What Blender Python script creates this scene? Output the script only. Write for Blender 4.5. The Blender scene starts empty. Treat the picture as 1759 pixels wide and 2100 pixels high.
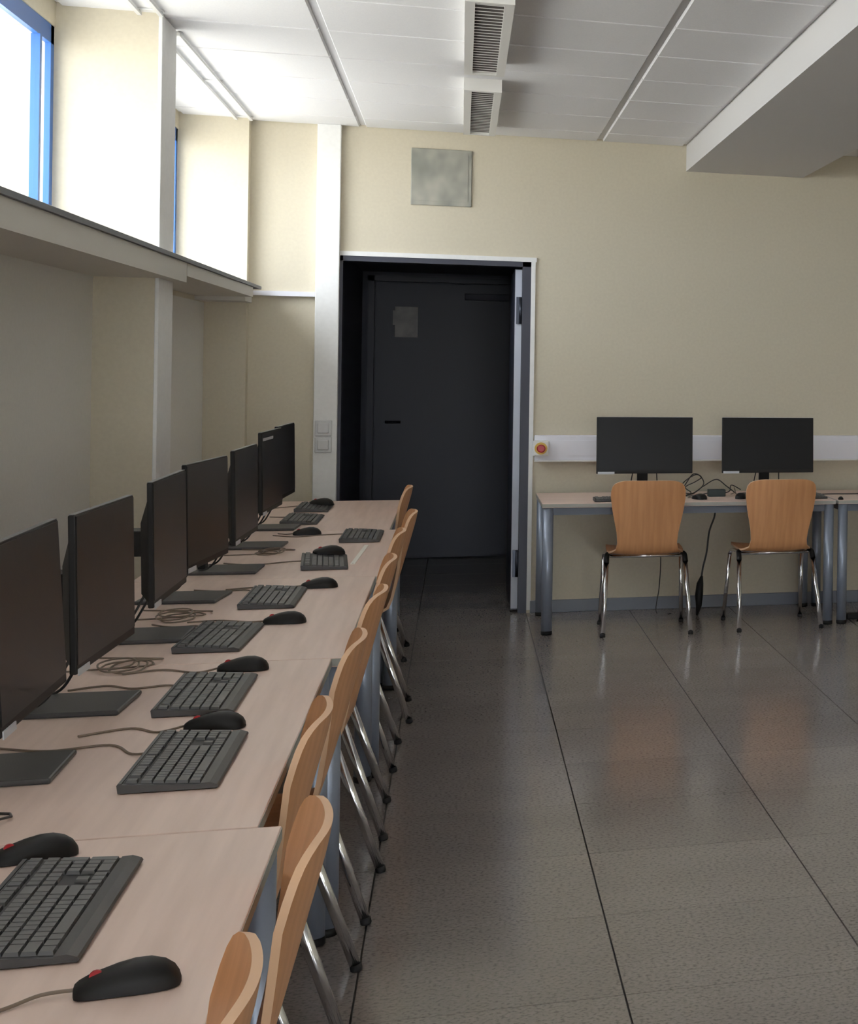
import bpy, bmesh, math, random
from mathutils import Vector, Matrix
random.seed(7)
sc = bpy.context.scene
COL = sc.collection
PI = math.pi

# ------------------------------------------------------------------ camera
EYE = 1.48
YAW, ROLL = math.radians(20.15), 0.0150
cam_d = bpy.data.cameras.new('camera')
cam = bpy.data.objects.new('camera', cam_d); COL.objects.link(cam)
cam_d.sensor_fit = 'HORIZONTAL'; cam_d.sensor_width = 36.0
cam_d.lens = 36.0 * 3380.0 / 1759.0
cam_d.shift_x = (879.5 - 2185.0) / 1759.0
cam_d.shift_y = (763.6 - 1050.0) / 1759.0
cam_d.clip_start = 0.05; cam_d.clip_end = 300
_r = Vector((math.cos(YAW), -math.sin(YAW), 0)); _f = Vector((math.sin(YAW), math.cos(YAW), 0)); _u = Vector((0, 0, 1))
_r2 = _r*math.cos(ROLL) + _u*math.sin(ROLL); _u2 = _u*math.cos(ROLL) - _r*math.sin(ROLL)
cam.matrix_world = Matrix(((_r2.x, _u2.x, -_f.x, 0), (_r2.y, _u2.y, -_f.y, 0), (_r2.z, _u2.z, -_f.z, EYE), (0, 0, 0, 1)))
sc.camera = cam

# ------------------------------------------------------------------ sky, sun, exposure
w = bpy.data.worlds.new('sky'); sc.world = w; w.use_nodes = True
bg = w.node_tree.nodes['Background']
bg.inputs[0].default_value = (0.905, 0.945, 1.0, 1); bg.inputs[1].default_value = 9.5
sun_d = bpy.data.lights.new('sun', 'SUN'); sun_d.energy = 18; sun_d.angle = math.radians(0.6); sun_d.color = (1.0, .93, .80)
sun = bpy.data.objects.new('sun', sun_d); COL.objects.link(sun)
sun.rotation_euler = Vector((-0.15, 0.60, -0.75)).to_track_quat('-Z', 'Y').to_euler()
sc.view_settings.view_transform = 'Standard'
sc.view_settings.look = 'None'
sc.view_settings.exposure = 0.31
sc.view_settings.gamma = 1.0
sc.view_settings.use_curve_mapping = False
cy = sc.cycles
cy.max_bounces = 10; cy.diffuse_bounces = 6; cy.glossy_bounces = 4; cy.transparent_max_bounces = 12
cy.sample_clamp_indirect = 8.0
cy.use_denoising = True

# ------------------------------------------------------------------ materials
def mat(name, col, rough=.6, metal=0.0, spec=.5, coat=0.0):
    m = bpy.data.materials.new(name); m.use_nodes = True
    b = m.node_tree.nodes['Principled BSDF']
    b.inputs['Base Color'].default_value = (*col, 1)
    b.inputs['Roughness'].default_value = rough
    b.inputs['Metallic'].default_value = metal
    b.inputs['Specular IOR Level'].default_value = spec
    b.inputs['Coat Weight'].default_value = coat
    return m

def grain(m, c1, c2, scale=(1, 1, 1), nscale=5.0, detail=3.0, bump=0.0, lo=.35, hi=.65):
    """object-space noise between two close colours, optional fine relief"""
    nt = m.node_tree; b = nt.nodes['Principled BSDF']
    tc = nt.nodes.new('ShaderNodeTexCoord'); mp = nt.nodes.new('ShaderNodeMapping')
    mp.inputs['Scale'].default_value = scale
    nz = nt.nodes.new('ShaderNodeTexNoise'); nz.inputs['Scale'].default_value = nscale; nz.inputs['Detail'].default_value = detail
    cr = nt.nodes.new('ShaderNodeValToRGB')
    cr.color_ramp.elements[0].position = lo; cr.color_ramp.elements[0].color = (*c1, 1)
    cr.color_ramp.elements[1].position = hi; cr.color_ramp.elements[1].color = (*c2, 1)
    L = nt.links.new
    L(tc.outputs['Object'], mp.inputs['Vector']); L(mp.outputs[0], nz.inputs['Vector'])
    L(nz.outputs['Fac'], cr.inputs[0]); L(cr.outputs[0], b.inputs['Base Color'])
    if bump:
        bp = nt.nodes.new('ShaderNodeBump'); bp.inputs['Strength'].default_value = bump; bp.inputs['Distance'].default_value = .002
        L(nz.outputs['Fac'], bp.inputs['Height']); L(bp.outputs[0], b.inputs['Normal'])
    return m

M = {}
M['apron'] = grain(mat('pale grey paint', (.62, .61, .57), .7), (.71, .70, .655), (.73, .72, .675), nscale=60, bump=.1)
M['wall'] = grain(mat('cream paint', (.78, .72, .56), .75), (.615, .560, .440), (.640, .585, .460), nscale=60, bump=.15)
M['white_paint'] = grain(mat('white paint', (.80, .80, .79), .6), (.79, .79, .78), (.82, .82, .81), nscale=40, bump=.05)
M['panel'] = grain(mat('ceiling mineral board', (.82, .82, .83), .9), (.80, .80, .82), (.84, .84, .85), nscale=180, bump=.2)
M['rail_grey'] = mat('ceiling rail', (.74, .74, .76), .5)
M['slab'] = mat('slab', (.5, .5, .5), .9)
M['beam'] = mat('beam paint', (.66, .65, .645), .7)
M['sill'] = mat('sill laminate', (.62, .60, .55), .5)
M['sill_dark'] = mat('sill edge', (.16, .17, .19), .5)
M['navy'] = mat('navy lacquer', (.040, .043, .064), .45)
M['passage_shade'] = mat('passage wall in shade', (.085, .087, .115), .6)  # shade of the unlit passage is put into this colour
M['edge'] = mat('door edge', (.55, .58, .66), .4)
M['hinge'] = mat('dark hinge', (.05, .055, .07), .35, .8)
M['blue_frame'] = mat('blue window lacquer', (.03, .13, .42), .4)
M['trunk'] = mat('trunking plastic', (.80, .80, .86), .45)
M['skirt'] = mat('skirting', (.22, .24, .28), .5)
M['grout'] = mat('grout', (.055, .052, .05), .8)
M['desk_rail'] = mat('dark grey steel', (.13, .145, .18), .45, .2)
M['steel_blue'] = mat('grey lacquered steel', (.30, .34, .42), .35, .35)
M['black'] = mat('black plastic', (.010, .0095, .0095), .48, 0, .28)
M['black_matte'] = mat('black rubber', (.012, .012, .013), .7)
M['screen'] = mat('screen glass', (.011, .011, .012), .30, 0, .16)
M['key'] = mat('key plastic', (.090, .089, .088), .45)
M['kb'] = mat('keyboard plastic', (.060, .059, .059), .42)
M['kb_deck'] = mat('keyboard deck', (.022, .022, .023), .6)
M['red'] = mat('red plastic', (.45, .015, .02), .35)
M['yellow'] = mat('yellow plastic', (.80, .52, .12), .5)
M['white_plastic'] = mat('white plastic', (.80, .80, .78), .4)
M['switch'] = mat('switch plastic', (.62, .62, .62), .4)
M['silver'] = mat('silver label', (.62, .64, .68), .4)
M['top_edge'] = mat('monitor top edge', (.14, .14, .145), .4)
M['chrome'] = mat('chrome', (.82, .83, .86), .12, 1.0)
M['lamp_white'] = mat('lamp housing', (.80, .79, .76), .5)
M['louvre'] = mat('louvre aluminium', (.45, .42, .38), .35, .6)
M['lamp_dark'] = mat('lamp inside', (.10, .085, .08), .6)
M['cable_dark'] = mat('dark cable', (.035, .034, .034), .5)
M['cable_glint'] = mat('glint brown cable', (.20, .155, .115), .6)  # tan carries the highlights of dark cables in its colour
M['paper'] = grain(mat('paper', (.55, .53, .50), .8), (.42, .41, .40), (.62, .60, .56), nscale=9)
M['light_sliver'] = mat('pale strip', (.97, .93, .85), .4)  # near-white colour stands in for light falling on the desk
M['adapter'] = mat('dark green box', (.02, .035, .034), .5)
M['rail_alu'] = mat('white aluminium', (.72, .72, .72), .4)
M['ground'] = grain(mat('paving outside', (.5, .48, .45), .9), (.47, .46, .43), (.54, .52, .48), nscale=3)
M['beech'] = grain(mat('beech ply', (.56, .29, .14), .42, coat=.1), (.67, .320, .140), (.76, .385, .178), scale=(14, 1.2, 1.2), nscale=3.0, detail=4)
M['ply_edge'] = mat('ply edge', (.74, .47, .29), .5)
M['lam'] = grain(mat('desk laminate', (.60, .48, .40), .42), (.735, .555, .475), (.82, .63, .545), scale=(1.0, 16, 1), nscale=2.2, detail=5)
M['lam_edge'] = mat('desk edge', (.42, .41, .37), .5)

# floor tile: grey speckled stone
fm = mat('grey terrazzo', (.2, .2, .19), .16, 0, .5)
nt = fm.node_tree; b = nt.nodes['Principled BSDF']
geo = nt.nodes.new('ShaderNodeNewGeometry')
n1 = nt.nodes.new('ShaderNodeTexNoise'); n1.inputs['Scale'].default_value = 95; n1.inputs['Detail'].default_value = 2
n2 = nt.nodes.new('ShaderNodeTexNoise'); n2.inputs['Scale'].default_value = 2.2; n2.inputs['Detail'].default_value = 3
r1 = nt.nodes.new('ShaderNodeValToRGB')
r1.color_ramp.elements[0].position = .33; r1.color_ramp.elements[0].color = (.185, .166, .155, 1)
r1.color_ramp.elements[1].position = .46; r1.color_ramp.elements[1].color = (.290, .262, .245, 1)
e = r1.color_ramp.elements.new(.66); e.color = (.330, .298, .280, 1)
mx = nt.nodes.new('ShaderNodeMix'); mx.data_type = 'RGBA'; mx.blend_type = 'MULTIPLY'; mx.inputs[0].default_value = .5
r2 = nt.nodes.new('ShaderNodeValToRGB')
r2.color_ramp.elements[0].position = .3; r2.color_ramp.elements[0].color = (.72, .72, .72, 1)
r2.color_ramp.elements[1].position = .7; r2.color_ramp.elements[1].color = (1, 1, 1, 1)
oi = nt.nodes.new('ShaderNodeObjectInfo')
hs = nt.nodes.new('ShaderNodeHueSaturation')
mr = nt.nodes.new('ShaderNodeMapRange'); mr.inputs['To Min'].default_value = .93; mr.inputs['To Max'].default_value = 1.07
L = nt.links.new
L(geo.outputs['Position'], n1.inputs['Vector']); L(geo.outputs['Position'], n2.inputs['Vector'])
L(n1.outputs['Fac'], r1.inputs[0]); L(n2.outputs['Fac'], r2.inputs[0])
L(r1.outputs[0], mx.inputs['A']); L(r2.outputs[0], mx.inputs['B'])
L(oi.outputs['Random'], mr.inputs['Value']); L(mr.outputs[0], hs.inputs['Value'])
L(mx.outputs['Result'], hs.inputs['Color']); L(hs.outputs[0], b.inputs['Base Color'])
M['tile'] = fm

# thin window glass
gm = bpy.data.materials.new('window glass'); gm.use_nodes = True
nt = gm.node_tree; nt.nodes.clear()
out = nt.nodes.new('ShaderNodeOutputMaterial'); tr = nt.nodes.new('ShaderNodeBsdfTransparent'); gl = nt.nodes.new('ShaderNodeBsdfGlossy')
tr.inputs[0].default_value = (.95, .97, .97, 1); gl.inputs['Roughness'].default_value = .02
lw = nt.nodes.new('ShaderNodeLayerWeight'); lw.inputs[0].default_value = .5
pw_ = nt.nodes.new('ShaderNodeMath'); pw_.operation = 'POWER'; pw_.inputs[1].default_value = 5.0
fr = nt.nodes.new('ShaderNodeMath'); fr.operation = 'MULTIPLY_ADD'; fr.inputs[1].default_value = .55; fr.inputs[2].default_value = .03
nt.links.new(lw.outputs['Facing'], pw_.inputs[0]); nt.links.new(pw_.outputs[0], fr.inputs[0])
mxs = nt.nodes.new('ShaderNodeMixShader')
nt.links.new(fr.outputs[0], mxs.inputs[0]); nt.links.new(tr.outputs[0], mxs.inputs[1]); nt.links.new(gl.outputs[0], mxs.inputs[2])
nt.links.new(mxs.outputs[0], out.inputs[0])
M['glass'] = gm
gt = gm.copy(); gt.name = 'dimmed window glass'  # tint added to the left panes to weaken their daylight
[n for n in gt.node_tree.nodes if n.type == 'BSDF_TRANSPARENT'][0].inputs[0].default_value = (.80, .815, .81, 1)
M['glass_tint'] = gt

# wall panel above door: grey mottled cover
pm = mat('grey mottled cover', (.40, .39, .35), .45)
M['cover'] = grain(pm, (.20, .21, .185), (.46, .445, .38), scale=(1, 1, .8), nscale=7, detail=2, lo=.3, hi=.7)

# ------------------------------------------------------------------ helpers
class MB:
    def __init__(s): s.v = []; s.f = []; s.sm = []
    def box(s, x0, x1, y0, y1, z0, z1):
        n = len(s.v)
        s.v += [(x0,y0,z0),(x1,y0,z0),(x1,y1,z0),(x0,y1,z0),(x0,y0,z1),(x1,y0,z1),(x1,y1,z1),(x0,y1,z1)]
        for q in ((0,3,2,1),(4,5,6,7),(0,1,5,4),(1,2,6,5),(2,3,7,6),(3,0,4,7)):
            s.f.append(tuple(n+i for i in q)); s.sm.append(False)
        return s
    def frustum(s, x0, x1, y0, y1, z0, z1, ix, iy):
        n = len(s.v)
        s.v += [(x0,y0,z0),(x1,y0,z0),(x1,y1,z0),(x0,y1,z0),(x0+ix,y0+iy,z1),(x1-ix,y0+iy,z1),(x1-ix,y1-iy,z1),(x0+ix,y1-iy,z1)]
        for q in ((0,3,2,1),(4,5,6,7),(0,1,5,4),(1,2,6,5),(2,3,7,6),(3,0,4,7)):
            s.f.append(tuple(n+i for i in q)); s.sm.append(False)
        return s
    def bevbox(s, x0, x1, y0, y1, z0, z1, r):
        """box with chamfered edges (all twelve)"""
        bm = bmesh.new(); bmesh.ops.create_cube(bm, size=1)
        for v in bm.verts:
            v.co = Vector(((x0+x1)/2 + v.co.x*(x1-x0), (y0+y1)/2 + v.co.y*(y1-y0), (z0+z1)/2 + v.co.z*(z1-z0)))
        bmesh.ops.bevel(bm, geom=bm.edges[:], offset=r, segments=2, affect='EDGES', profile=.5)
        s.addbm(bm); return s
    def addbm(s, bm, smooth=False):
        n = len(s.v); bm.verts.index_update()
        s.v += [tuple(v.co) for v in bm.verts]
        for f in bm.faces: s.f.append(tuple(n+v.index for v in f.verts)); s.sm.append(smooth)
        bm.free()
    def tube(s, pts, r, n=10, caps=True):
        """tube through points; r number or list"""
        P = [Vector(p) for p in pts]; k = len(P)
        R = r if isinstance(r, (list, tuple)) else [r]*k
        base = len(s.v); up = None
        for i in range(k):
            t = (P[min(i+1,k-1)] - P[max(i-1,0)]).normalized()
            if up is None:
                a = Vector((0,0,1)) if abs(t.z) < .9 else Vector((1,0,0))
                up = (a - t*a.dot(t)).normalized()
            else:
                up = (up - t*up.dot(t)).normalized()
            sd = t.cross(up)
            for j in range(n):
                a = 2*PI*j/n
                s.v.append(tuple(P[i] + (up*math.cos(a) + sd*math.sin(a))*R[i]))
        for i in range(k-1):
            for j in range(n):
                a = base+i*n+j; b2 = base+i*n+(j+1)%n
                s.f.append((a, b2, b2+n, a+n)); s.sm.append(True)
        if caps:
            s.f.append(tuple(base+j for j in reversed(range(n)))); s.sm.append(False)
            s.f.append(tuple(base+(k-1)*n+j for j in range(n))); s.sm.append(False)
        return s
    def cyl(s, p0, p1, r, n=16): return s.tube([p0, p1], r, n)
    def prism(s, poly, x0, x1):
        """polygon in (y,z) extruded along x"""
        n = len(s.v); k = len(poly)
        s.v += [(x0, y, z) for y, z in poly] + [(x1, y, z) for y, z in poly]
        s.f.append(tuple(n+i for i in range(k))); s.sm.append(False)
        s.f.append(tuple(n+k+i for i in reversed(range(k)))); s.sm.append(False)
        for i in range(k):
            j = (i+1) % k
            s.f.append((n+i, n+k+i, n+k+j, n+j)); s.sm.append(False)
        return s
    def grid(s, rows, smooth=True):
        n = len(s.v); h = len(rows); wd = len(rows[0])
        for r in rows: s.v += [tuple(p) for p in r]
        for i in range(h-1):
            for j in range(wd-1):
                s.f.append((n+i*wd+j, n+i*wd+j+1, n+(i+1)*wd+j+1, n+(i+1)*wd+j)); s.sm.append(smooth)
        return s
    def mesh(s, name, m):
        me = bpy.data.meshes.new(name); me.from_pydata(s.v, [], s.f)
        bm = bmesh.new(); bm.from_mesh(me); bmesh.ops.recalc_face_normals(bm, faces=bm.faces[:]); bm.to_mesh(me); bm.free()
        if m is not None: me.materials.append(m)
        for p, k in zip(me.polygons, s.sm): p.use_smooth = k
        return me
    def build(s, name, m, parent=None):
        return link(name, s.mesh(name, m), parent)

def link(name, me, parent=None, loc=None):
    o = bpy.data.objects.new(name, me); COL.objects.link(o)
    if parent is not None: o.parent = parent
    if loc is not None: o.location = loc
    return o
def tag(o, label=None, cat=None, group=None, kind=None):
    if label: o['label'] = label
    if cat: o['category'] = cat
    if group: o['group'] = group
    if kind: o['kind'] = kind
    return o
def struct(o): o['kind'] = 'structure'; return o
def thing(name, label, cat, loc=(0,0,0), rz=0.0, group=None):
    o = bpy.data.objects.new(name, None); COL.objects.link(o); o.empty_display_size = .05
    o.location = loc; o.rotation_euler = (0, 0, rz)
    return tag(o, label, cat, group)
def copy_tree(o, parent=None, depth=0):
    c = o.copy(); COL.objects.link(c)
    if depth: c.parent = parent
    for ch in list(o.children): copy_tree(ch, c, depth+1)
    return c
def spline(pts, n=8):
    P = [Vector(p) for p in pts]; out = []
    for i in range(len(P)-1):
        p0 = P[max(i-1,0)]; p1 = P[i]; p2 = P[i+1]; p3 = P[min(i+2,len(P)-1)]
        for k in range(n):
            t = k/n
            out.append(.5*((2*p1) + (p2-p0)*t + (2*p0-5*p1+4*p2-p3)*t*t + (3*p1-p0-3*p2+p3)*t**3))
    out.append(P[-1]); return out
R90 = PI/2

# ------------------------------------------------------------------ setting: floor
YB = 10.30; YN = -7.4; XR = 5.4; XL = -1.126; CEIL = 2.83
fl = struct(MB().box(-1.62, XR+.2, YN-.2, 13.6, -.20, -.006).build('floor', M['grout']))
T = .595
tile_me = MB().box(-T/2+.0024, T/2-.0024, -T/2+.0012, T/2-.0012, -.006, 0).mesh('floor_tile', M['tile'])
xs = [-.212 + T*(k+.5) for k in range(-2, 9)]
ys = [5.18 + T*(k+.5) for k in range(-13, 9)]
for y in ys:
    for x in xs: link('floor_tile', tile_me, fl, (x, y, 0))
MB().box(-1.4, 5.14, YN, 5.18-13*T-.004, -.006, 0).build('tile_field', M['tile'], fl)
for k in range(9, 14):
    for x in xs[1:4]: link('floor_tile', tile_me, fl, (x, 5.18 + T*(k+.5), 0))

# ceiling: slab, rails and panels
ce = struct(MB().box(-1.62, XR+.2, YN-.2, YB+.2, CEIL+.012, CEIL+.25).build('ceiling', M['rail_grey']))
def panel_mesh(wx, wy):
    return MB().frustum(-wx/2, wx/2, -wy/2, wy/2, CEIL+.010, CEIL, .006, .006).mesh('ceiling_panel', M['panel'])
cols = [(-1.475, -.547), (-.547, .767), (.767, 1.275), (2.01, 3.26), (3.26, 4.51), (4.51, XR)]
joints = [YB] + [9.92 - .64*k for k in range(0, 28)]
for xa, xb in cols:
    cache = {}
    for i in range(len(joints)-1):
        ya, yb = joints[i+1], joints[i]
        wx, wy = xb-xa-.030, yb-ya-.009
        key = round(wy, 3)
        if key not in cache: cache[key] = panel_mesh(wx, wy)
        link('ceiling_panel', cache[key], ce, ((xa+xb)/2, (ya+yb)/2, 0))
struct(MB().box(1.28, 2.0, YN, YB, 2.677, CEIL+.012).build('beam', M['beam']))

# left wall: recesses under the windows, piers between, lintel
PIERS = [(10.20, 10.30), (7.27, 7.60), (4.34, 4.67), (1.41, 1.74), (-1.52, -1.19), (-4.45, -4.12), (-7.38, -7.05)]
wl = MB()
wl.box(-1.66, -1.345, YN, YB, 0, 1.84)                    # recessed apron below the sills
wl.box(-1.66, -1.475, YN, YB, 2.745, CEIL+.012)            # lintel strip
for a, b_ in PIERS: wl.box(-1.66, XL, a, b_, 0, CEIL+.012)
wlo = struct(wl.build('wall_left', M['wall']))
for k in range(len(PIERS)-1):
    tag(MB().box(-1.345, -1.338, PIERS[k+1][1], PIERS[k][0], 0, 1.795).build('apron_panel', M['apron'], wlo), 'paler grey panel below a window')
for a, b_ in PIERS[1:]:
    struct(MB().bevbox(XL, XL+.014, a-.002, b_+.004, 0, CEIL-.004, .003).build('pillar', M['white_paint']))
# sill beam / cable duct in front of the recesses
si = struct(MB().box(-1.345, -1.062, YN, 7.60, 1.795, 1.875).build('trim_1', M['sill']))
MB().box(-1.345, -1.062, 7.62, 9.90, 1.822, 1.875).build('duct_section', M['sill'], si)
MB().box(-1.345, -1.10, 9.90, 10.20, 1.80, 1.875).build('duct_section', M['sill'], si)
sb = struct(MB().box(-1.47, -1.052, YN, 10.20, 1.876, 1.892).build('trim_2', M['sill_dark']))
MB().box(-1.47, -1.060, YN, 10.20, 1.892, 1.896).build('sill_board', M['white_paint'], sb)
# windows
bays = [(7.60, 10.20), (4.67, 7.27), (1.74, 4.34), (-1.19, 1.41), (-4.12, -1.52), (-7.05, -4.45)]
for i, (a, b_) in enumerate(bays):
    z0, z1 = 1.896, 2.745
    X0, X1 = -1.500, -1.480
    wn = struct(MB().box(X0, X1, a, b_, z0, z0+.04).box(X0, X1, a, b_, z1-.07, z1).box(X0, X1, a, a+.05, z0, z1).box(X0, X1, b_-.05, b_, z0, z1).build('window_%d' % (i+1), M['blue_frame']))
    st = [a+.05, a+.31, a+.35, (a+b_)/2-.02, (a+b_)/2+.02, b_-.245, b_-.215, b_-.05]
    for k in (1, 3, 5):
        MB().box(X0-.005, X1+.005, st[k], st[k+1], z0+.04, z1-.07).build('mullion', M['blue_frame'], wn)
    for k in range(4):
        y0, y1 = st[2*k], st[2*k+1]
        g = MB(); g.v = [(-1.49, y0, z0+.04), (-1.49, y1, z0+.04), (-1.49, y1, z1-.07), (-1.49, y0, z1-.07)]; g.f = [(0, 1, 2, 3)]; g.sm = [False]
        g.build('pane', M['glass_tint'], wn)
# curtain rails
for (a, b_), lb in zip(bays[:2], ('white double curtain rail in the far window bay beside the back wall', 'white double curtain rail over the window bay at the upper left photo corner')):
    t = thing('curtain_rail', lb, 'rail', (-1.15, (a+b_)/2, CEIL-.02), 0, 'curtain rails under the ceiling')
    h = (b_-a)/2-.03
    MB().box(-.045, -.030, -h, h, 0, .012).build('track', M['rail_alu'], t)
    MB().box(.030, .045, -h, h, 0, .012).build('track', M['rail_alu'], t)
    for yy in (-h+.02, -.02, h-.06): MB().box(-.05, .05, yy, yy+.04, .012, .019).build('bracket', M['rail_alu'], t)

# back wall with doorway, right and near walls
DX0, DX1, DZ = -.662, .385, 2.088
bw = MB()
bw.box(-1.62, DX0, YB, YB+.2, 0, CEIL+.012).box(DX1, XR+.2, YB, YB+.2, 0, CEIL+.012).box(DX0, DX1, YB, YB+.2, DZ, CEIL+.012)
struct(bw.build('wall_back', M['wall']))
wrt = MB().box(XR, XR+.2, YN-.2, YB, 0, .90).box(XR, XR+.2, YN-.2, YB, 2.50, CEIL+.012)
FILL_RW = ((-6.6, -4.2),)  # unseen right window, added to light chair legs and backs
for a, b_ in ((YN-.2, FILL_RW[0][0]), (FILL_RW[0][1], YB)): wrt.box(XR, XR+.2, a, b_, .90, 2.50)
struct(wrt.build('wall_right', M['wall']))
for i, (a, b_) in enumerate(FILL_RW):
    x0, x1 = XR+.07, XR+.13
    wn = struct(MB().box(x0, x1, a, b_, .90, .95).box(x0, x1, a, b_, 2.45, 2.50).box(x0, x1, a, a+.05, .95, 2.45).box(x0, x1, b_-.05, b_, .95, 2.45).build('window_%d' % (len(bays)+2+i), M['blue_frame']))
    m0 = (a+b_)/2
    MB().box(x0, x1, m0-.03, m0+.03, .95, 2.45).build('mullion', M['blue_frame'], wn)
    for u0, u1 in ((a+.05, m0-.03), (m0+.03, b_-.05)):
        g = MB(); g.v = [(XR+.1, u0, .95), (XR+.1, u1, .95), (XR+.1, u1, 2.45), (XR+.1, u0, 2.45)]; g.f = [(0, 1, 2, 3)]; g.sm = [False]
        g.build('pane', M['glass'], wn)
wnr = MB().box(-1.66, XR, YN-.2, YN, 0, .25).box(-1.66, XR, YN-.2, YN, 2.45, CEIL+.012)
for a, b_ in ((-1.66, -1.1), (2.1, XR)): wnr.box(a, b_, YN-.2, YN, .25, 2.45)
struct(wnr.build('wall_near', M['wall']))
for i, (a, b_) in enumerate(((-1.1, 2.1),)):  # unseen near window, added for fill light from behind the camera
    y0, y1 = YN-.13, YN-.07
    wn = struct(MB().box(a, b_, y0, y1, .25, .30).box(a, b_, y0, y1, 2.40, 2.45).box(a, a+.05, y0, y1, .30, 2.40).box(b_-.05, b_, y0, y1, .30, 2.40).build('window_%d' % (len(bays)+1+i), M['blue_frame']))
    m0 = (a+b_)/2
    MB().box(m0-.03, m0+.03, y0, y1, .30, 2.40).build('mullion', M['blue_frame'], wn)
    for u0, u1 in ((a+.05, m0-.03), (m0+.03, b_-.05)):
        g = MB(); g.v = [(u0, YN-.1, .30), (u1, YN-.1, .30), (u1, YN-.1, 2.40), (u0, YN-.1, 2.40)]; g.f = [(0, 1, 2, 3)]; g.sm = [False]
        g.build('pane', M['glass'], wn)
struct(MB().bevbox(-.782, -.658, YB-.05, YB, 0, CEIL, .004).build('trim_3', M['white_paint']))       # white boxed duct beside the doorway
struct(MB().box(-1.126, -.783, YB-.045, YB, 1.845, 1.872).build('trim_4', M['trunk']))                 # ledge
struct(MB().box(DX0, DX1+.03, YB-.012, YB, DZ, DZ+.026).box(DX1, DX1+.024, YB-.012, YB, .02, DZ).build('trim_5', M['white_paint']))
struct(MB().bevbox(.405, XR, YB-.016, YB, 0, .075, .003).build('baseboard_back', M['skirt']))
# passage behind the doorway
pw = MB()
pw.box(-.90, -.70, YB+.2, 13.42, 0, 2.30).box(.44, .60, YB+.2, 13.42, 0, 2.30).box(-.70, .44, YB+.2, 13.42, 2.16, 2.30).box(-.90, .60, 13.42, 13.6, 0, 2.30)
struct(pw.build('wall_passage', M['passage_shade']))
# doorway frame + leaf swung open into the passage
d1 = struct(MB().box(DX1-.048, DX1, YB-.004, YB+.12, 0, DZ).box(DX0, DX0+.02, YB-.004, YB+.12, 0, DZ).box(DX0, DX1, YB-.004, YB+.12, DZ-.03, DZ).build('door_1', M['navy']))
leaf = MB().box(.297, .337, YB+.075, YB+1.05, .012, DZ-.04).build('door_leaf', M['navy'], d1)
tag(MB().box(.298, .336, YB+.070, YB+.075, .02, DZ-.045).build('leaf_edge', M['edge'], leaf), 'pale steel edge of the dark door leaf')
for z in (1.80, .29):
    MB().box(.305, .339, YB+.052, YB+.070, z-.08, z+.08).cyl((.331, YB+.055, z-.08), (.331, YB+.055, z+.08), .011).build('hinge', M['hinge'], d1)
# closed door at the passage end
d2 = struct(MB().box(-.66, -.615, 13.37, 13.42, 0, 2.13).box(.395, .44, 13.37, 13.42, 0, 2.13).box(-.66, .44, 13.37, 13.42, 2.09, 2.13).build('door_2', M['navy']))
MB().box(-.605, .385, 13.39, 13.42, .01, 2.08).build('door_leaf', M['navy'], d2)
MB().bevbox(.02, .34, 13.32, 13.385, 1.96, 2.01, .006).build('door_closer', M['passage_shade'], d2)
MB().cyl((-.53, 13.39, 1.03), (-.53, 13.34, 1.03), .011).cyl((-.53, 13.345, 1.03), (-.42, 13.345, 1.03), .010).build('door_handle', M['hinge'], d2)
nt_ = thing('notice', 'torn pale paper notice taped on the dark door at the passage end', 'notice', (-.40, 13.386, 1.78))
MB().prism([(0, -.11), (.002, -.11), (.002, .12), (0, .12)], -.07, .09).build('sheet', M['paper'], nt_)
MB().box(-.085, .03, -.003, -.0005, -.02, .09).build('sheet', M['paper'], nt_)
# outside ground
struct(MB().box(-45, -1.66, -40, 50, -.6, -.35).box(-1.66, 45, -40, YN-.2, -.6, -.35).box(XR+.2, 45, YN-.2, 50, -.6, -.35).build('ground', M['ground']))

# ------------------------------------------------------------------ things on walls and ceiling
o = thing('wall_cover', 'square grey mottled cover plate on the cream wall above the doorway', 'panel', (-.121, YB, 2.562))
MB().bevbox(-.166, .166, -.012, 0, -.165, .165, .004).build('frame', M['cover'], o)
MB().box(-.145, .145, -.015, -.012, -.138, .138).build('plate', M['cover'], o)

tr_ = thing('cable_trunking', 'long pale grey plastic cable trunking along the cream back wall', 'trunking', (DX1+.03, YB-.003, .985))
MB().bevbox(0, XR-DX1-.04, -.065, 0, -.075, .075, .006).build('duct', M['trunk'], tr_)
MB().box(.10, XR-DX1-.05, -.070, -.065, -.045, .045).build('cover_strip', M['trunk'], tr_)
MB().box(0, XR-DX1-.04, -.074, -.060, -.080, -.072).build('lip', M['white_plastic'], tr_)

es = thing('emergency_stop', 'red emergency stop button on a pale box beside the doorway', 'switch', (.45, YB-.07, .985))
MB().bevbox(-.045, .045, -.045, 0, -.045, .045, .006).build('box', M['white_plastic'], es)
MB().cyl((0, -.047, 0), (0, -.0455, 0), .036, 20).build('disc', M['yellow'], es)
MB().tube([(0, -.046, 0), (0, -.062, 0), (0, -.064, 0), (0, -.076, 0), (0, -.080, 0)], [.014, .014, .024, .024, .018], 20).build('button', M['red'], es)

sw = thing('light_switch', 'upper white double light switch on the white duct beside the doorway', 'switch', (-.728, YB-.05, 1.10), 0)
MB().bevbox(-.044, .044, -.016, 0, -.044, .044, .004).build('plate', M['switch'], sw)
MB().bevbox(-.029, .029, -.026, -.016, -.029, .029, .004).build('rocker', M['switch'], sw)
sw2 = copy_tree(sw); sw2.location.z = 1.005; sw2['label'] = 'lower white light switch on the white duct beside the doorway'
sw['group'] = sw2['group'] = 'light switches beside the doorway'

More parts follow.
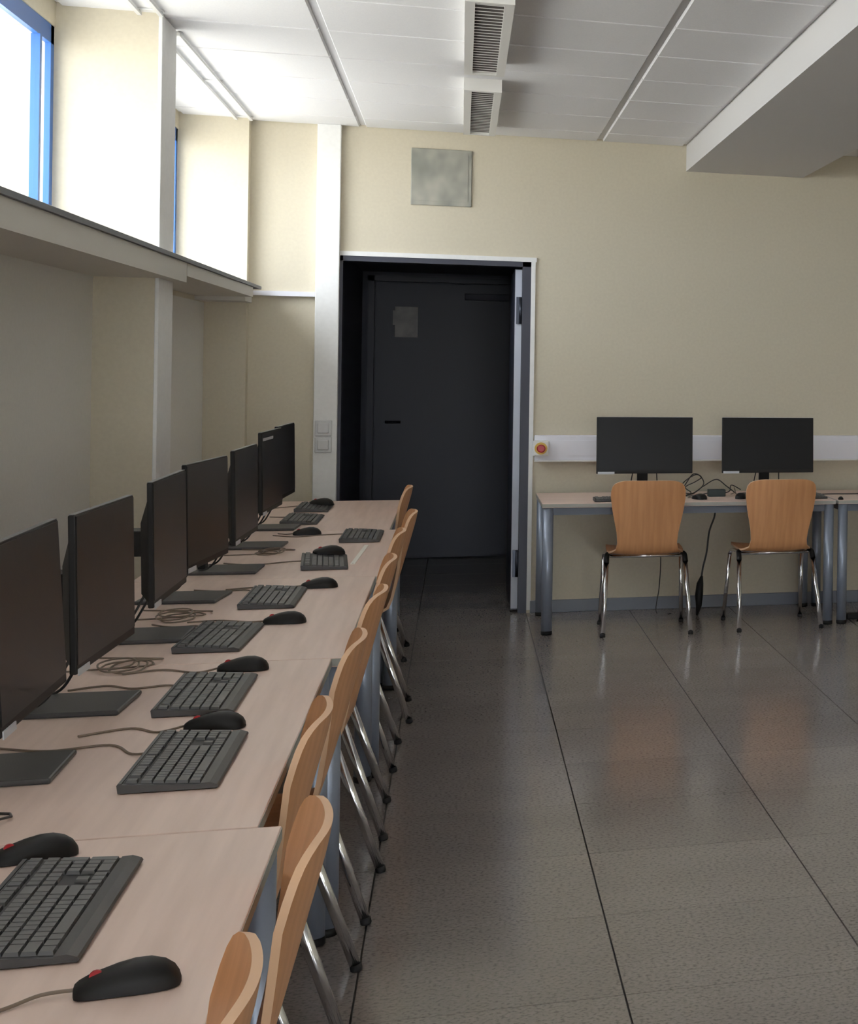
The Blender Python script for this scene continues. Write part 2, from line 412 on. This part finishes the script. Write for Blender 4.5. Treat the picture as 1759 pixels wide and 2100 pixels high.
def lamp(y0, y1, label):
    t = thing('ceiling_lamp', label, 'lamp', (.080, (y0+y1)/2, CEIL), 0, 'ceiling lamps in a row')
    h = (y1-y0)/2
    hb = MB().box(-.085, .085, -h, h, -.018, 0)
    hb.box(-.085, -.050, -h, h, -.060, -.018).box(.050, .085, -h, h, -.060, -.018)
    hb.box(-.050, .050, -h, -h+.03, -.060, -.018).box(-.050, .050, h-.03, h, -.060, -.018)
    hb.build('housing', M['lamp_white'], t)
    MB().box(-.050, .050, -h+.03, h-.03, -.022, -.0185).build('reflector', M['lamp_dark'], t)
    MB().cyl((0, -h+.05, -.034), (0, h-.05, -.034), .011, 12).build('tube', M['white_plastic'], t)
    me = MB().box(-.050, .050, -.006, .006, -.0565, -.0555).prism([(-.003, -.055), (.003, -.055), (.007, -.032), (-.007, -.032)], -.050, .050).mesh('louvre_slat', M['lamp_white'])
    me.materials.append(M['lamp_dark'])
    for p in me.polygons[6:]: p.material_index = 1  # dark room mirrored in the slat sides, put into their colour
    n = int((2*h-.08)/.060)
    for k in range(n): link('louvre_slat', me, t, (0, -h+.06+k*.060, 0))
    return t
lamp(6.25, 7.84, 'white louvred ceiling lamp cut by the top of the photo')
lamp(8.29, 9.90, 'white louvred ceiling lamp close to the cream back wall')

# ------------------------------------------------------------------ desks
def desk(length, depth, loc, rz, label, group):
    t = thing('desk', label, 'desk', loc, rz, group)
    L2, D2 = length/2, depth/2
    MB().bevbox(-L2, L2, -D2, D2, .696, .720, .002).build('desktop', M['lam'], t)
    MB().box(-L2-.0008, L2+.0008, -D2-.0008, D2+.0008, .6985, .7175).build('edge_band', M['lam_edge'], t)
    for s in (-1, 1):
        MB().box(-L2+.05, L2-.05, s*(D2-.035)-.012, s*(D2-.035)+.012, .655, .696).build('rail', M['desk_rail'], t)
        MB().box(s*(L2-.035)-.012, s*(L2-.035)+.012, -D2+.05, D2-.05, .655, .696).build('rail', M['desk_rail'], t)
    for sx in (-1, 1):
        for sy in (-1, 1):
            x, y = sx*(L2-.032), sy*(D2-.032)
            lg = MB().cyl((x, y, .022), (x, y, .696), .0285, 20).build('leg', M['steel_blue'], t)
            MB().tube([(x, y, 0), (x, y, .004), (x, y, .022)], [.027, .030, .030], 20).build('foot', M['black'], lg)
    return t
G1 = 'desks in the row along the windows'
ROW = [(1.37, 2.966, -.264, 'laminate desk at the near end of the window row, cut by the photo'),
       (2.973, 4.604, -.300, 'second laminate desk of the window row, set back a little'),
       (4.611, 6.330, -.274, 'third laminate desk of the window row, with keyboards side by side'),
       (6.336, 8.078, -.252, 'fourth laminate desk of the window row, with the bright light sliver on it'),
       (8.086, 9.80, -.294, 'last laminate desk of the window row, beside the doorway')]
for a, b_, xf, lb in ROW:
    desk(b_-a, .79, (xf-.395, (a+b_)/2, 0), R90, lb, G1)
G2 = 'desks along the back wall'
desk(1.62, .80, (1.238, 9.815, 0), 0, 'laminate desk under two black monitors at the back wall', G2)
desk(1.62, .80, (2.876, 9.815, 0), 0, 'laminate desk at the back wall cut by the right photo edge', G2)

# ------------------------------------------------------------------ chairs
def make_chair():
    t = thing('chair', 'x', 'chair')
    prof = [(.235, .418, .170), (.222, .434, .190), (.17, .446, .203), (.06, .440, .208), (-.04, .434, .206), (-.095, .434, .200),
            (-.127, .442, .186), (-.150, .466, .168), (-.166, .505, .160), (-.183, .560, .165), (-.200, .620, .177), (-.219, .690, .191),
            (-.237, .760, .200), (-.2460, .795, .199), (-.2515, .818, .193), (-.2545, .834, .180), (-.2562, .844, .160), (-.257, .850, .132), (-.2573, .852, .100)]
    def cv(z): return .034*min(1, max(0, (z-.50)/.25))
    rows = []; n = 12; th = .0055
    for sgn in (1, -1):
        g = []
        for i, (y, z, hw) in enumerate(prof):
            p0 = prof[max(i-1, 0)]; p1 = prof[min(i+1, len(prof)-1)]
            tx, tz = p1[0]-p0[0], p1[1]-p0[1]; ln = math.hypot(tx, tz); ny, nz = tz/ln, -tx/ln     # normal toward the sitter/up
            if nz < 0 and z < .45: ny, nz = -ny, -nz
            row = []
            for j in range(n+1):
                x = -1 + 2*j/n
                row.append(Vector((x*hw, y + cv(z)*(x*hw/.2)**2 + sgn*th*ny, z + (.012*x*x if z < .46 else 0) + sgn*th*nz)))
            g.append(row)
        rows.append(g)
    A, B = rows
    mb = MB(); mb.grid(A); mb.grid([list(r) for r in B])
    sh = mb.build('seat_shell', M['beech'], t)
    # ply edge running round the shell
    rim = [(A[i][0], B[i][0]) for i in range(len(prof))] + [(A[-1][j], B[-1][j]) for j in range(1, n)] + [(A[i][n], B[i][n]) for i in reversed(range(len(prof)))] + [(A[0][j], B[0][j]) for j in reversed(range(1, n))]
    eb = MB(); k = len(rim)
    for a, b_ in rim: eb.v += [tuple(a), tuple(b_)]
    for i in range(k):
        j = (i+1) % k; eb.f.append((2*i, 2*j, 2*j+1, 2*i+1)); eb.sm.append(True)
    tag(eb.build('ply_edge', M['ply_edge'], sh), 'paler layered edge of the seat shell')
    for s in (-1, 1):
        x = s*.212
        # rear leg, front leg, side rail
        lg = MB().tube([(s*.234, -.236, .014), (x, -.104, .400)], .0130, 14).build('leg', M['chrome'], t)
        MB().tube([(s*.2345, -.240, 0), (s*.2345, -.239, .004), (s*.2338, -.236, .018)], [.0120, .0142, .0138], 14).build('foot_cap', M['black_matte'], lg)
        lf = MB().tube([(s*.228, .235, .014), (x, .150, .400)], .0112, 14).build('leg', M['chrome'], t)
        MB().tube([(s*.228, .237, 0), (s*.228, .236, .004), (s*.2278, .233, .018)], [.0120, .0142, .0138], 14).build('foot_cap', M['black_matte'], lf)
        MB().tube(spline([(x, .150, .400), (s*.208, .125, .421), (s*.200, .06, .424), (s*.200, -.04, .424), (s*.208, -.080, .421), (x, -.104, .400)], 5), .0115, 14).build('side_rail', M['chrome'], t)
        MB().tube(spline([(s*.2135, -.112, .388), (x, -.102, .408), (s*.210, -.086, .426), (s*.203, -.050, .432)], 4), [.0145]*12+[.0125], 12).build('bumper', M['black'], t)
    MB().tube([(-.200, .05, .420), (.200, .05, .420)], .009, 10).build('cross_bar', M['chrome'], t)
    MB().tube([(-.200, -.06, .420), (.200, -.06, .420)], .009, 10).build('cross_bar', M['chrome'], t)
    return t
chair0 = make_chair()
# top centre x, y, turn, label
CH = [(-.189, 1.865, 2, 'orange beech shell chair nearest the camera, at the first desk'),
      (-.162, 2.470, 3, 'beech shell chair second from the camera, beside the desk corner step'),
      (-.215, 3.260, 1, 'beech shell chair third from the camera, at the second desk'),
      (-.199, 4.110, 0, 'beech shell chair fourth from the camera, at the second desk end'),
      (-.187, 4.940, -2, 'beech shell chair fifth from the camera, at the third desk'),
      (-.190, 5.740, 1, 'beech shell chair sixth from the camera, at the third desk end'),
      (-.190, 6.650, 0, 'beech shell chair seventh from the camera, at the fourth desk'),
      (-.168, 7.500, 2, 'beech shell chair eighth from the camera, beside the dark doorway'),
      (-.225, 9.000, 0, 'farthest beech shell chair of the window row, at the last desk')]
first = True
for x, y, a, lb in CH:
    c = chair0 if first else copy_tree(chair0)
    first = False
    c.location = (x-.257, y, 0); c.rotation_euler = (0, 0, R90+math.radians(a)); c['label'] = lb; c['group'] = 'chairs along the window desks'
for x, y, a, lb in [(.985, 9.265, -1.5, 'beech shell chair with chrome legs before the left monitor at back wall'),
                    (1.702, 9.275, 3.0, 'beech shell chair with chrome legs before the right monitor at back wall')]:
    c = copy_tree(chair0); c.location = (x, y+.245, 0); c.rotation_euler = (0, 0, math.radians(a)); c['label'] = lb; c['group'] = 'chairs at the back wall desk'

# ------------------------------------------------------------------ monitors
def make_monitor():
    t = thing('monitor', 'x', 'monitor')
    tilt = math.radians(1.3); zc = .28
    def tl(me):
        for v in me.vertices:
            y, z = v.co.y, v.co.z-.115
            v.co.y = y*math.cos(tilt) + z*math.sin(tilt); v.co.z = .115 - y*math.sin(tilt) + z*math.cos(tilt)
        return me
    hs_ = MB().bevbox(-.270, .270, 0, .014, .115, .440, .003)
    hs_.frustum(-.25, .25, .0, .0, 0, 0, 0, 0) if False else None
    hm = hs_.mesh('housing', M['black']); tl(hm); h = link('housing', hm, t)
    bk = MB(); bk.v = [(-.25,.014,.125),(.25,.014,.125),(.25,.014,.40),(-.25,.014,.40),(-.20,.040,.145),(.20,.040,.145),(.20,.040,.33),(-.20,.040,.33)]
    bk.f = [(0,1,5,4),(1,2,6,5),(2,3,7,6),(3,0,4,7),(4,5,6,7)]; bk.sm = [False]*5
    link('back_cover', tl(bk.mesh('back_cover', M['black'])), t)
    s = MB().box(-.265, .265, -.0012, .0005, .134, .436)
    link('screen', tl(s.mesh('screen', M['screen'])), t)
    link('top_edge', tl(MB().box(-.269, .269, .001, .013, .4400, .4412).mesh('top_edge', M['top_edge'])), h)
    lb = MB().box(-.262, -.170, -.0022, 0, .112, .126)
    tag(link('tag', tl(lb.mesh('tag', M['silver'])), t), 'silver tag on the lower left corner')
    MB().bevbox(-.030, .030, .130, .155, .010, .30, .004).build('neck', M['black'], t)
    MB().bevbox(-.045, .045, .036, .135, .225, .295, .004).build('arm', M['black'], t)
    MB().bevbox(-.120, .120, -.045, .185, 0, .011, .004).build('base', M['kb'], t)
    # cables hanging behind
    MB().tube(spline([(-.06, .040, .16), (-.07, .075, .08), (-.05, .12, .016), (-.13, .20, .005)], 6), .0032, 8).build('cable', M['cable_dark'], t)
    MB().tube(spline([(.07, .040, .16), (.08, .08, .07), (.10, .12, .016), (.16, .20, .005)], 6), .0032, 8).build('cable', M['cable_dark'], t)
    return t
mon0 = make_monitor(); D = .720
MO = [(-.722, 3.49, 1.0, 0, 'black monitor nearest the camera on the window desks, cut by left edge'),
      (-.715, 4.10, -1.6, 0, 'second black monitor from the camera on the window desks'),
      (-.735, 5.075, 0, 0, 'third black monitor from the camera, overlapped by the fourth'),
      (-.742, 5.85, -5.0, 0, 'fourth black monitor from the camera, right behind the third'),
      (-.715, 6.60, -1.5, .005, 'fifth black monitor from the camera, narrow in the view'),
      (-.712, 7.43, -2.2, .035, 'sixth black monitor from the camera with a pale strip near its top'),
      (-.730, 8.22, -2, .030, 'farthest black monitor of the window row, beside the white duct')]
first = True
mons = []
for x, y, a, dz, lb in MO:
    m_ = mon0 if first else copy_tree(mon0)
    first = False
    m_.location = (x, y, D); m_.rotation_euler = (0, 0, R90+math.radians(a)); m_['label'] = lb; m_['group'] = 'monitors on the window desks'
    if dz:
        for ch in m_.children:
            if ch.name.split('.')[0] in ('housing', 'back_cover', 'screen', 'tag'): ch.location.z = dz
    mons.append(m_)
for ch in mons[0].children:
    if ch.name.split('.')[0] in ('housing', 'back_cover', 'screen', 'tag'):
        ch.rotation_euler.x = math.radians(-2.3); ch.location.y = -.0046
MB().box(-.25, .02, -.001, .0005, .441, .452).build('top_strip', M['silver'], mons[5]).location = (0, .0062, 0)  # narrow pale strip across the upper left of the screen
for x, lb in ((1.005, 'black monitor behind the left chair at the back wall'), (1.715, 'black monitor behind the right chair at the back wall')):
    m_ = copy_tree(mon0); m_.location = (x, 9.76, D); m_.rotation_euler = (0, 0, 0); m_['label'] = lb; m_['group'] = 'monitors at the back wall'
    for ch in m_.children:
        if ch.name.split('.')[0] in ('housing', 'back_cover', 'screen', 'tag'): ch.location.z = .025
        for g in ch.children:
            if g.name.startswith('top_edge'): g.data = g.data.copy(); g.data.materials[0] = M['silver']

# ------------------------------------------------------------------ keyboards
U = .019
def layout():
    out = []
    def row(r, x, ws):
        for wd in ws: out.append((x, r, wd, 1)); x += wd
    row(0, 0, [1]); row(0, 2, [1]*4); row(0, 6.5, [1]*4); row(0, 11, [1]*4); row(0, 15.25, [1]*3); row(0, 18.5, [1]*4)
    row(1, 0, [1]*13+[2]); row(1, 15.25, [1]*3); row(1, 18.5, [1]*4)
    row(2, 0, [1.5]+[1]*12+[1.5]); row(2, 15.25, [1]*3); row(2, 18.5, [1]*3); out.append((21.5, 2, 1, 2))
    row(3, 0, [1.75]+[1]*11+[2.25]); row(3, 18.5, [1]*3)
    row(4, 0, [2.25]+[1]*10+[2.75]); row(4, 16.25, [1]); row(4, 18.5, [1]*3); out.append((21.5, 4, 1, 2))
    row(5, 0, [1.25]*3+[6.25]+[1.25]*4); row(5, 15.25, [1]*3); row(5, 18.5, [2, 1])
    return out
LAY = layout(); SL = math.radians(3.5)
key_me = {}
def keymesh(wd, h):
    k = (wd, h)
    if k not in key_me:
        W, H = wd*U-.0012, h*U-.0012
        key_me[k] = MB().frustum(-W/2, W/2, -H/2, H/2, 0, .0055, .0012, .0014).mesh('key', M['key'])
    return key_me[k]
def keypos(x, r, wd, h):
    cx = (x + wd/2 - 11.25)*U
    s = .066 - (r + h/2)*U - (.004 if r else 0)          # distance along the deck from centre
    return cx, s*math.cos(SL), .0098 + (s+.0525)*math.sin(SL)
def make_keyboard(single):
    t = thing('keyboard', 'x', 'keyboard')
    c, s_ = math.cos(SL), math.sin(SL)
    pr = [(-.079, .002), (-.0815, .005), (-.079, .0085), (-.067, .0128), (-.053, .0118), (-.0525, .0098), (.070, .0098+.122*math.tan(SL)), (.0705, .0190), (.076, .0190), (.078, .016), (.076, .002)]
    MB().prism(pr, -.2225, .2225).build('case', M['kb'], t)
    z0 = .0101; z1 = .0101+.120*math.tan(SL)
    MB().prism([(-.051, z0-.001), (-.051, z0), (.069, z1), (.069, z1-.001)], -.216, .216).build('deck', M['kb_deck'], t)
    if single:
        for x, r, wd, h in LAY:
            o = link('key', keymesh(wd, h), t, keypos(x, r, wd, h)); o.rotation_euler = (SL, 0, 0)
    else:
        mb = MB(); rot = Matrix.Rotation(SL, 4, 'X')
        for x, r, wd, h in LAY:
            px, py, pz = keypos(x, r, wd, h); W, H = wd*U-.0012, h*U-.0012
            q = MB().frustum(-W/2, W/2, -H/2, H/2, 0, .0055, .0012, .0014)
            n = len(mb.v); mb.v += [tuple(rot @ Vector(v) + Vector((px, py, pz))) for v in q.v]
            mb.f += [tuple(n+i for i in f) for f in q.f]; mb.sm += q.sm
        tag(mb.build('keys', M['key'], t), kind='stuff')
    return t
def cable(t, pts, m='cable_glint', r=.0024):
    return MB().tube(spline(pts, 7), r, 8).build('cable', M[m], t)
KB = [(-.520, 2.586, 0, 1, 'charcoal keyboard nearest the camera, large keys, cut by left edge', [(-.05,.076,.012),(-.06,.14,.003),(-.10,.24,.003),(-.05,.34,.003)]),
      (-.474, 3.477, 0, 1, 'charcoal keyboard second from the camera, on the second desk', [(.06,.076,.010),(.10,.11,.003),(.19,.16,.003),(.165,.26,.003),(.22,.36,.003)]),
      (-.527, 4.151, 0, 1, 'charcoal keyboard before the second monitor', [(.10,.076,.010),(.15,.11,.003),(.13,.17,.003),(.18,.23,.003),(.14,.30,.003)]),
      (-.604, 4.988, -1.9, 1, 'charcoal keyboard before the third monitor, slightly turned', [(.16,.076,.010),(.25,.10,.003),(.24,.16,.003),(.30,.22,.003)]),
      (-.550, 5.783, 0, 1, 'charcoal keyboard before the fourth monitor', [(.15,.076,.010),(.24,.11,.003),(.225,.18,.003),(.27,.26,.003)]),
      (-.472, 6.770, 4, 0, 'dark keyboard with a mouse lying on its far end', [(.00,.076,.012),(.06,.14,.003),(.00,.24,.003),(.08,.34,.003)]),
      (-.392, 7.740, 0, 0, 'dark keyboard near the front edge of the fourth desk', [(.05,.076,.012),(.12,.16,.003),(.05,.26,.003),(.13,.36,.003)]),
      (-.697, 8.60, 0, 0, 'dark keyboard close under the farthest monitor', [(.10,.076,.012),(.18,.10,.003),(.20,.16,.003)]),
      (-.697, 9.285, 0, 0, 'farthest dark keyboard with a mouse on top, last desk', [(.05,.076,.012),(.10,.14,.003),(.0,.22,.003)])]
kb1 = kb2 = None
for x, y, a, sg, lb, pts in KB:
    if sg: t = copy_tree(kb1) if kb1 else make_keyboard(True)
    else: t = copy_tree(kb2) if kb2 else make_keyboard(False)
    for ch in list(t.children):
        if ch.name.startswith('cable'): bpy.data.objects.remove(ch)
    if sg and not kb1: kb1 = t
    if not sg and not kb2: kb2 = t
    t.location = (x, y, D); t.rotation_euler = (0, 0, R90+math.radians(a)); t['label'] = lb; t['group'] = 'keyboards on the window desks'
    t['_c'] = 1
kb_all = [o for o in COL.objects if o.get('_c')]
for t, row_ in zip(kb_all, KB):
    cable(t, row_[5]); del t['_c']
for x, y, lb in ((.93, 9.55, 'dark keyboard half hidden behind the left back wall chair'), (1.80, 9.60, 'dark keyboard hidden behind the right back wall chair')):
    t = copy_tree(kb2)
    for ch in list(t.children):
        if ch.name.startswith('cable'): bpy.data.objects.remove(ch)
    t.location = (x, y, D); t.rotation_euler = (0, 0, 0); t['label'] = lb; t['group'] = 'keyboards at the back wall'

# ------------------------------------------------------------------ mice
def make_mouse():
    t = thing('computer_mouse', 'x', 'mouse')
    # length along +y (front with the cable at +y)
    st = [(-.0570, .004, .006), (-.0550, .016, .013), (-.0500, .0235, .022), (-.0400, .0285, .0305), (-.0250, .0305, .0360), (-.0080, .0300, .0365),
          (.0100, .0285, .0330), (.0280, .0270, .0270), (.0420, .0255, .0215), (.0510, .0230, .0165), (.0555, .0180, .0125), (.0570, .006, .008)]
    rows = []
    for y, hw, h in st:
        row = []
        for k in range(15):
            a = PI*k/14
            x = math.cos(a); z = math.sin(a)
            sx = math.copysign(abs(x)**.75, x); sz = abs(z)**.72
            row.append((sx*hw, y, .0015 + sz*h*.90))
        rows.append(row)
    mb = MB().grid(rows)
    n0 = 0
    bt = [r[0] for r in rows] + [r[-1] for r in reversed(rows)]
    n = len(mb.v); mb.v += bt; mb.f.append(tuple(range(n, n+len(bt)))); mb.sm.append(False)
    mb.build('body', M['black'], t)
    MB().tube([(-.0032, .033, .0200), (.0032, .033, .0200)], .0080, 16).build('scroll_wheel', M['red'], t)
    MB().box(-.0005, .0005, .006, .024, .030, .0375).build('button_seam', M['kb_deck'], t) if False else None
    return t
ms0 = make_mouse(); first = True
MS = [(-.366, 2.250, 9, 0, 0, 'black mouse with red wheel nearest the camera, at the bottom', [(0,.055,.008),(.005,.09,.006),(-.02,.13,.003),(-.06,.20,.003),(-.05,.30,.003)]),
      (-.595, 2.878, 20, 0, 0, 'black mouse with red wheel behind the nearest keyboard', [(0,.055,.008),(-.01,.10,.003),(-.06,.18,.003)]),
      (-.465, 3.790, -4, 0, 0, 'black mouse at the far end of the second keyboard', [(0,.055,.008),(-.03,.10,.003),(.02,.16,.003),(-.04,.24,.003)]),
      (-.490, 4.480, 0, 0, 0, 'black mouse just beyond the third keyboard', [(0,.055,.008),(-.02,.10,.003),(.04,.18,.003),(.0,.26,.003)]),
      (-.468, 5.255, 0, 0, 0, 'black mouse beyond the slightly turned keyboard', [(0,.055,.008),(.03,.10,.003),(.08,.18,.003),(.06,.26,.003)]),
      (-.435, 6.052, 6, 0, 0, 'black mouse beyond the keyboard of the fourth monitor', [(0,.055,.008),(.03,.12,.003),(.05,.20,.003),(.02,.28,.003)]),
      (-.620, 7.900, 10, 0, 0, 'black mouse alone on the fourth desk under the sixth monitor', [(0,.055,.008),(.03,.08,.003),(.07,.11,.003)]),
      (-.466, 6.930, 20, .0180, 4, 'dark mouse lying on the far end of a keyboard', None),
      (-.665, 9.330, -15, .0180, 4, 'dark mouse lying on the farthest keyboard', None)]
mice = []
for x, y, a, dz, rx, lb, pts in MS:
    t = ms0 if first else copy_tree(ms0)
    first = False
    t.location = (x, y, D+dz); t.rotation_euler = (math.radians(rx), 0, R90+math.radians(a)); t['label'] = lb; t['group'] = 'mice on the window desks'
    mice.append((t, pts))
t = copy_tree(ms0); t.location = (1.295, 9.60, D); t.rotation_euler = (0, 0, math.radians(20)); t['label'] = 'black mouse between the two chairs at the back wall'; t['group'] = 'mice at the back wall'
mice.append((t, [(0,.055,.008),(-.02,.10,.003),(.02,.15,.003),(.03,.20,.003)]))
t = copy_tree(ms0); t.location = (1.535, 9.62, D); t.rotation_euler = (0, 0, math.radians(-15)); t['label'] = 'black mouse beside the right chair at the back wall'; t['group'] = 'mice at the back wall'
mice.append((t, [(0,.055,.008),(-.04,.12,.02),(-.06,.19,.05),(-.06,.25,.02),(-.09,.29,.003)]))
for t, pts in mice:
    if pts: cable(t, pts)

# ------------------------------------------------------------------ loose cables and small things
def coil(loc, rad, turns, label, m='cable_glint', grp='loose cable coils on the window desks', seed=1):
    rnd = random.Random(seed); pts = []
    n = int(turns*10)
    for k in range(n+1):
        a = 2*PI*k/10; r = rad*(1+.35*math.sin(k*.77+seed)); z = .003 + .0042*(k//10) + .002*rnd.random()
        pts.append((math.cos(a)*r*.75, math.sin(a)*r*1.5, z))
    pts = [(-.16, -.05, .003), (-.08, -.03, .003)] + pts + [(.07, .10, .003), (-.12, .16, .003)]
    o = MB().tube(spline(pts, 3), .0023, 6).build('cable_coil', M[m]); o.location = loc
    return tag(o, label, 'cable', grp)
coil((-.765, 4.590, D), .055, 3, 'tan cable coil on the desk between second and third monitors', seed=1)
coil((-.765, 5.440, D), .060, 3, 'cable tangle on the desk between third and fourth monitors', seed=2)
coil((-.700, 6.270, D), .055, 3, 'cable tangle at the end of the third desk before the fifth monitor', 'cable_dark', seed=3) if False else None
coil((-.690, 7.150, D), .055, 3, 'cable tangle on the desk before the sixth monitor', seed=4)
coil((-.760, 3.060, D), .050, 2, 'cable tangle in front of the nearest monitor', 'cable_dark', seed=5)
# bright sliver of light on the desk, built as a thin pale strip
rl = thing('bright_sliver', 'bright sliver of light near the front edge of the fourth desk, built as a thin strip', 'strip', (-.363, 7.05, D), math.radians(-1.3))
MB().bevbox(-.008, .008, -.34, .34, 0, .003, .001).build('sliver_bar', M['light_sliver'], rl)
MB().cyl((0, -.325, .003), (0, -.325, .0036), .004).build('end_dot', M['lam_edge'], rl)
# back wall desk clutter
ad = thing('power_adapter', 'dark green power box among cables on the back wall desk', 'adapter', (1.420, 9.80, D))
MB().bevbox(-.050, .050, -.030, .030, 0, .042, .004).build('case', M['adapter'], ad)
cable(ad, [(-.05, 0, .02), (-.09, .02, .01), (-.15, .0, .004), (-.20, .03, .004)], 'cable_dark', .003)
cable(ad, [(.05, 0, .02), (.08, .02, .03), (.10, .08, .06), (.16, .12, .03)], 'cable_dark', .003)
tg = MB()
for pts in ([(1.16, 9.90, D+.003), (1.22, 9.92, D+.05), (1.27, 9.90, D+.10), (1.33, 9.93, D+.12), (1.36, 9.90, D+.07), (1.31, 9.88, D+.02), (1.25, 9.86, D+.004)],
            [(1.14, 9.97, D+.003), (1.16, 9.96, D+.07), (1.21, 9.92, D+.03), (1.29, 9.91, D+.01), (1.36, 9.93, D+.05), (1.44, 9.95, D+.09), (1.50, 9.95, D+.05), (1.56, 9.97, D+.004)],
            [(.86, 9.98, D+.003), (.92, 9.985, D+.08), (1.0, 9.99, D+.04), (1.08, 9.98, D+.02), (1.14, 9.98, D+.004)],
            [(1.24, 9.84, D+.003), (1.28, 9.85, D+.02), (1.25, 9.88, D+.05), (1.31, 9.90, D+.08), (1.34, 9.86, D+.11), (1.29, 9.84, D+.13), (1.25, 9.90, D+.06), (1.22, 9.92, D+.004)]):
    tg.tube(spline(pts, 7), .0032, 6)
tag(tg.build('cable_tangle', M['cable_dark']), 'dark cable tangle behind the chairs on the back wall desk', 'cable')
tag(MB().tube(spline([(1.97, 9.80, D+.003), (2.10, 9.84, D+.004), (2.25, 9.82, D+.005), (2.45, 9.86, D+.006), (2.9, 9.84, D+.004)], 6), .0035, 8).build('desk_cable', M['cable_dark']), 'dark cable running along the right back wall desk', 'cable')
hc = thing('hanging_cable', 'dark power cable hanging under the desk with a black plug', 'cable', (1.40, 9.95, 0))
MB().tube(spline([(.03, 0, .690), (.035, 0, .60), (.005, .01, .50), (-.01, 0, .38), (-.03, .01, .28), (-.04, .01, .20)], 7), .0055, 8).build('cord', M['cable_dark'], hc)
MB().tube([(-.035, .01, .235), (-.045, .01, .19), (-.05, .01, .12), (-.05, .01, .06), (-.06, .01, .0)], [.007, .020, .024, .018, .006], 10).build('plug', M['black'], hc)
tag(MB().tube(spline([(1.13, 10.03, .690), (1.13, 10.05, .5), (1.14, 10.10, .30), (1.135, 10.12, .15), (1.12, 10.10, .004), (1.2, 10.05, .004)], 7), .003, 6).build('thin_cable', M['cable_dark']), 'thin dark cable hanging behind the left back wall chair', 'cable')
pk = thing('desk_connector', 'small dark connector on the corner where two back wall desks meet', 'connector', (2.085, 9.45, D))
MB().tube([(0, 0, 0), (0, 0, .006), (0, 0, .014)], [.016, .016, .012], 14).build('base', M['black'], pk)
MB().tube([(0, 0, .014), (0, 0, .018)], [.009, .007], 12).build('knob', M['hinge'], pk)
pa = thing('floor_box', 'small black box on the floor at the right photo edge', 'adapter', (2.20, 9.62, 0))
MB().bevbox(-.035, .035, -.03, .03, 0, .035, .006).build('case', M['black'], pa)
MB().tube(spline([(.03, 0, .02), (.08, .02, .006), (.16, .06, .005), (.25, .2, .005)], 6), .003, 8).build('cable', M['cable_dark'], pa)
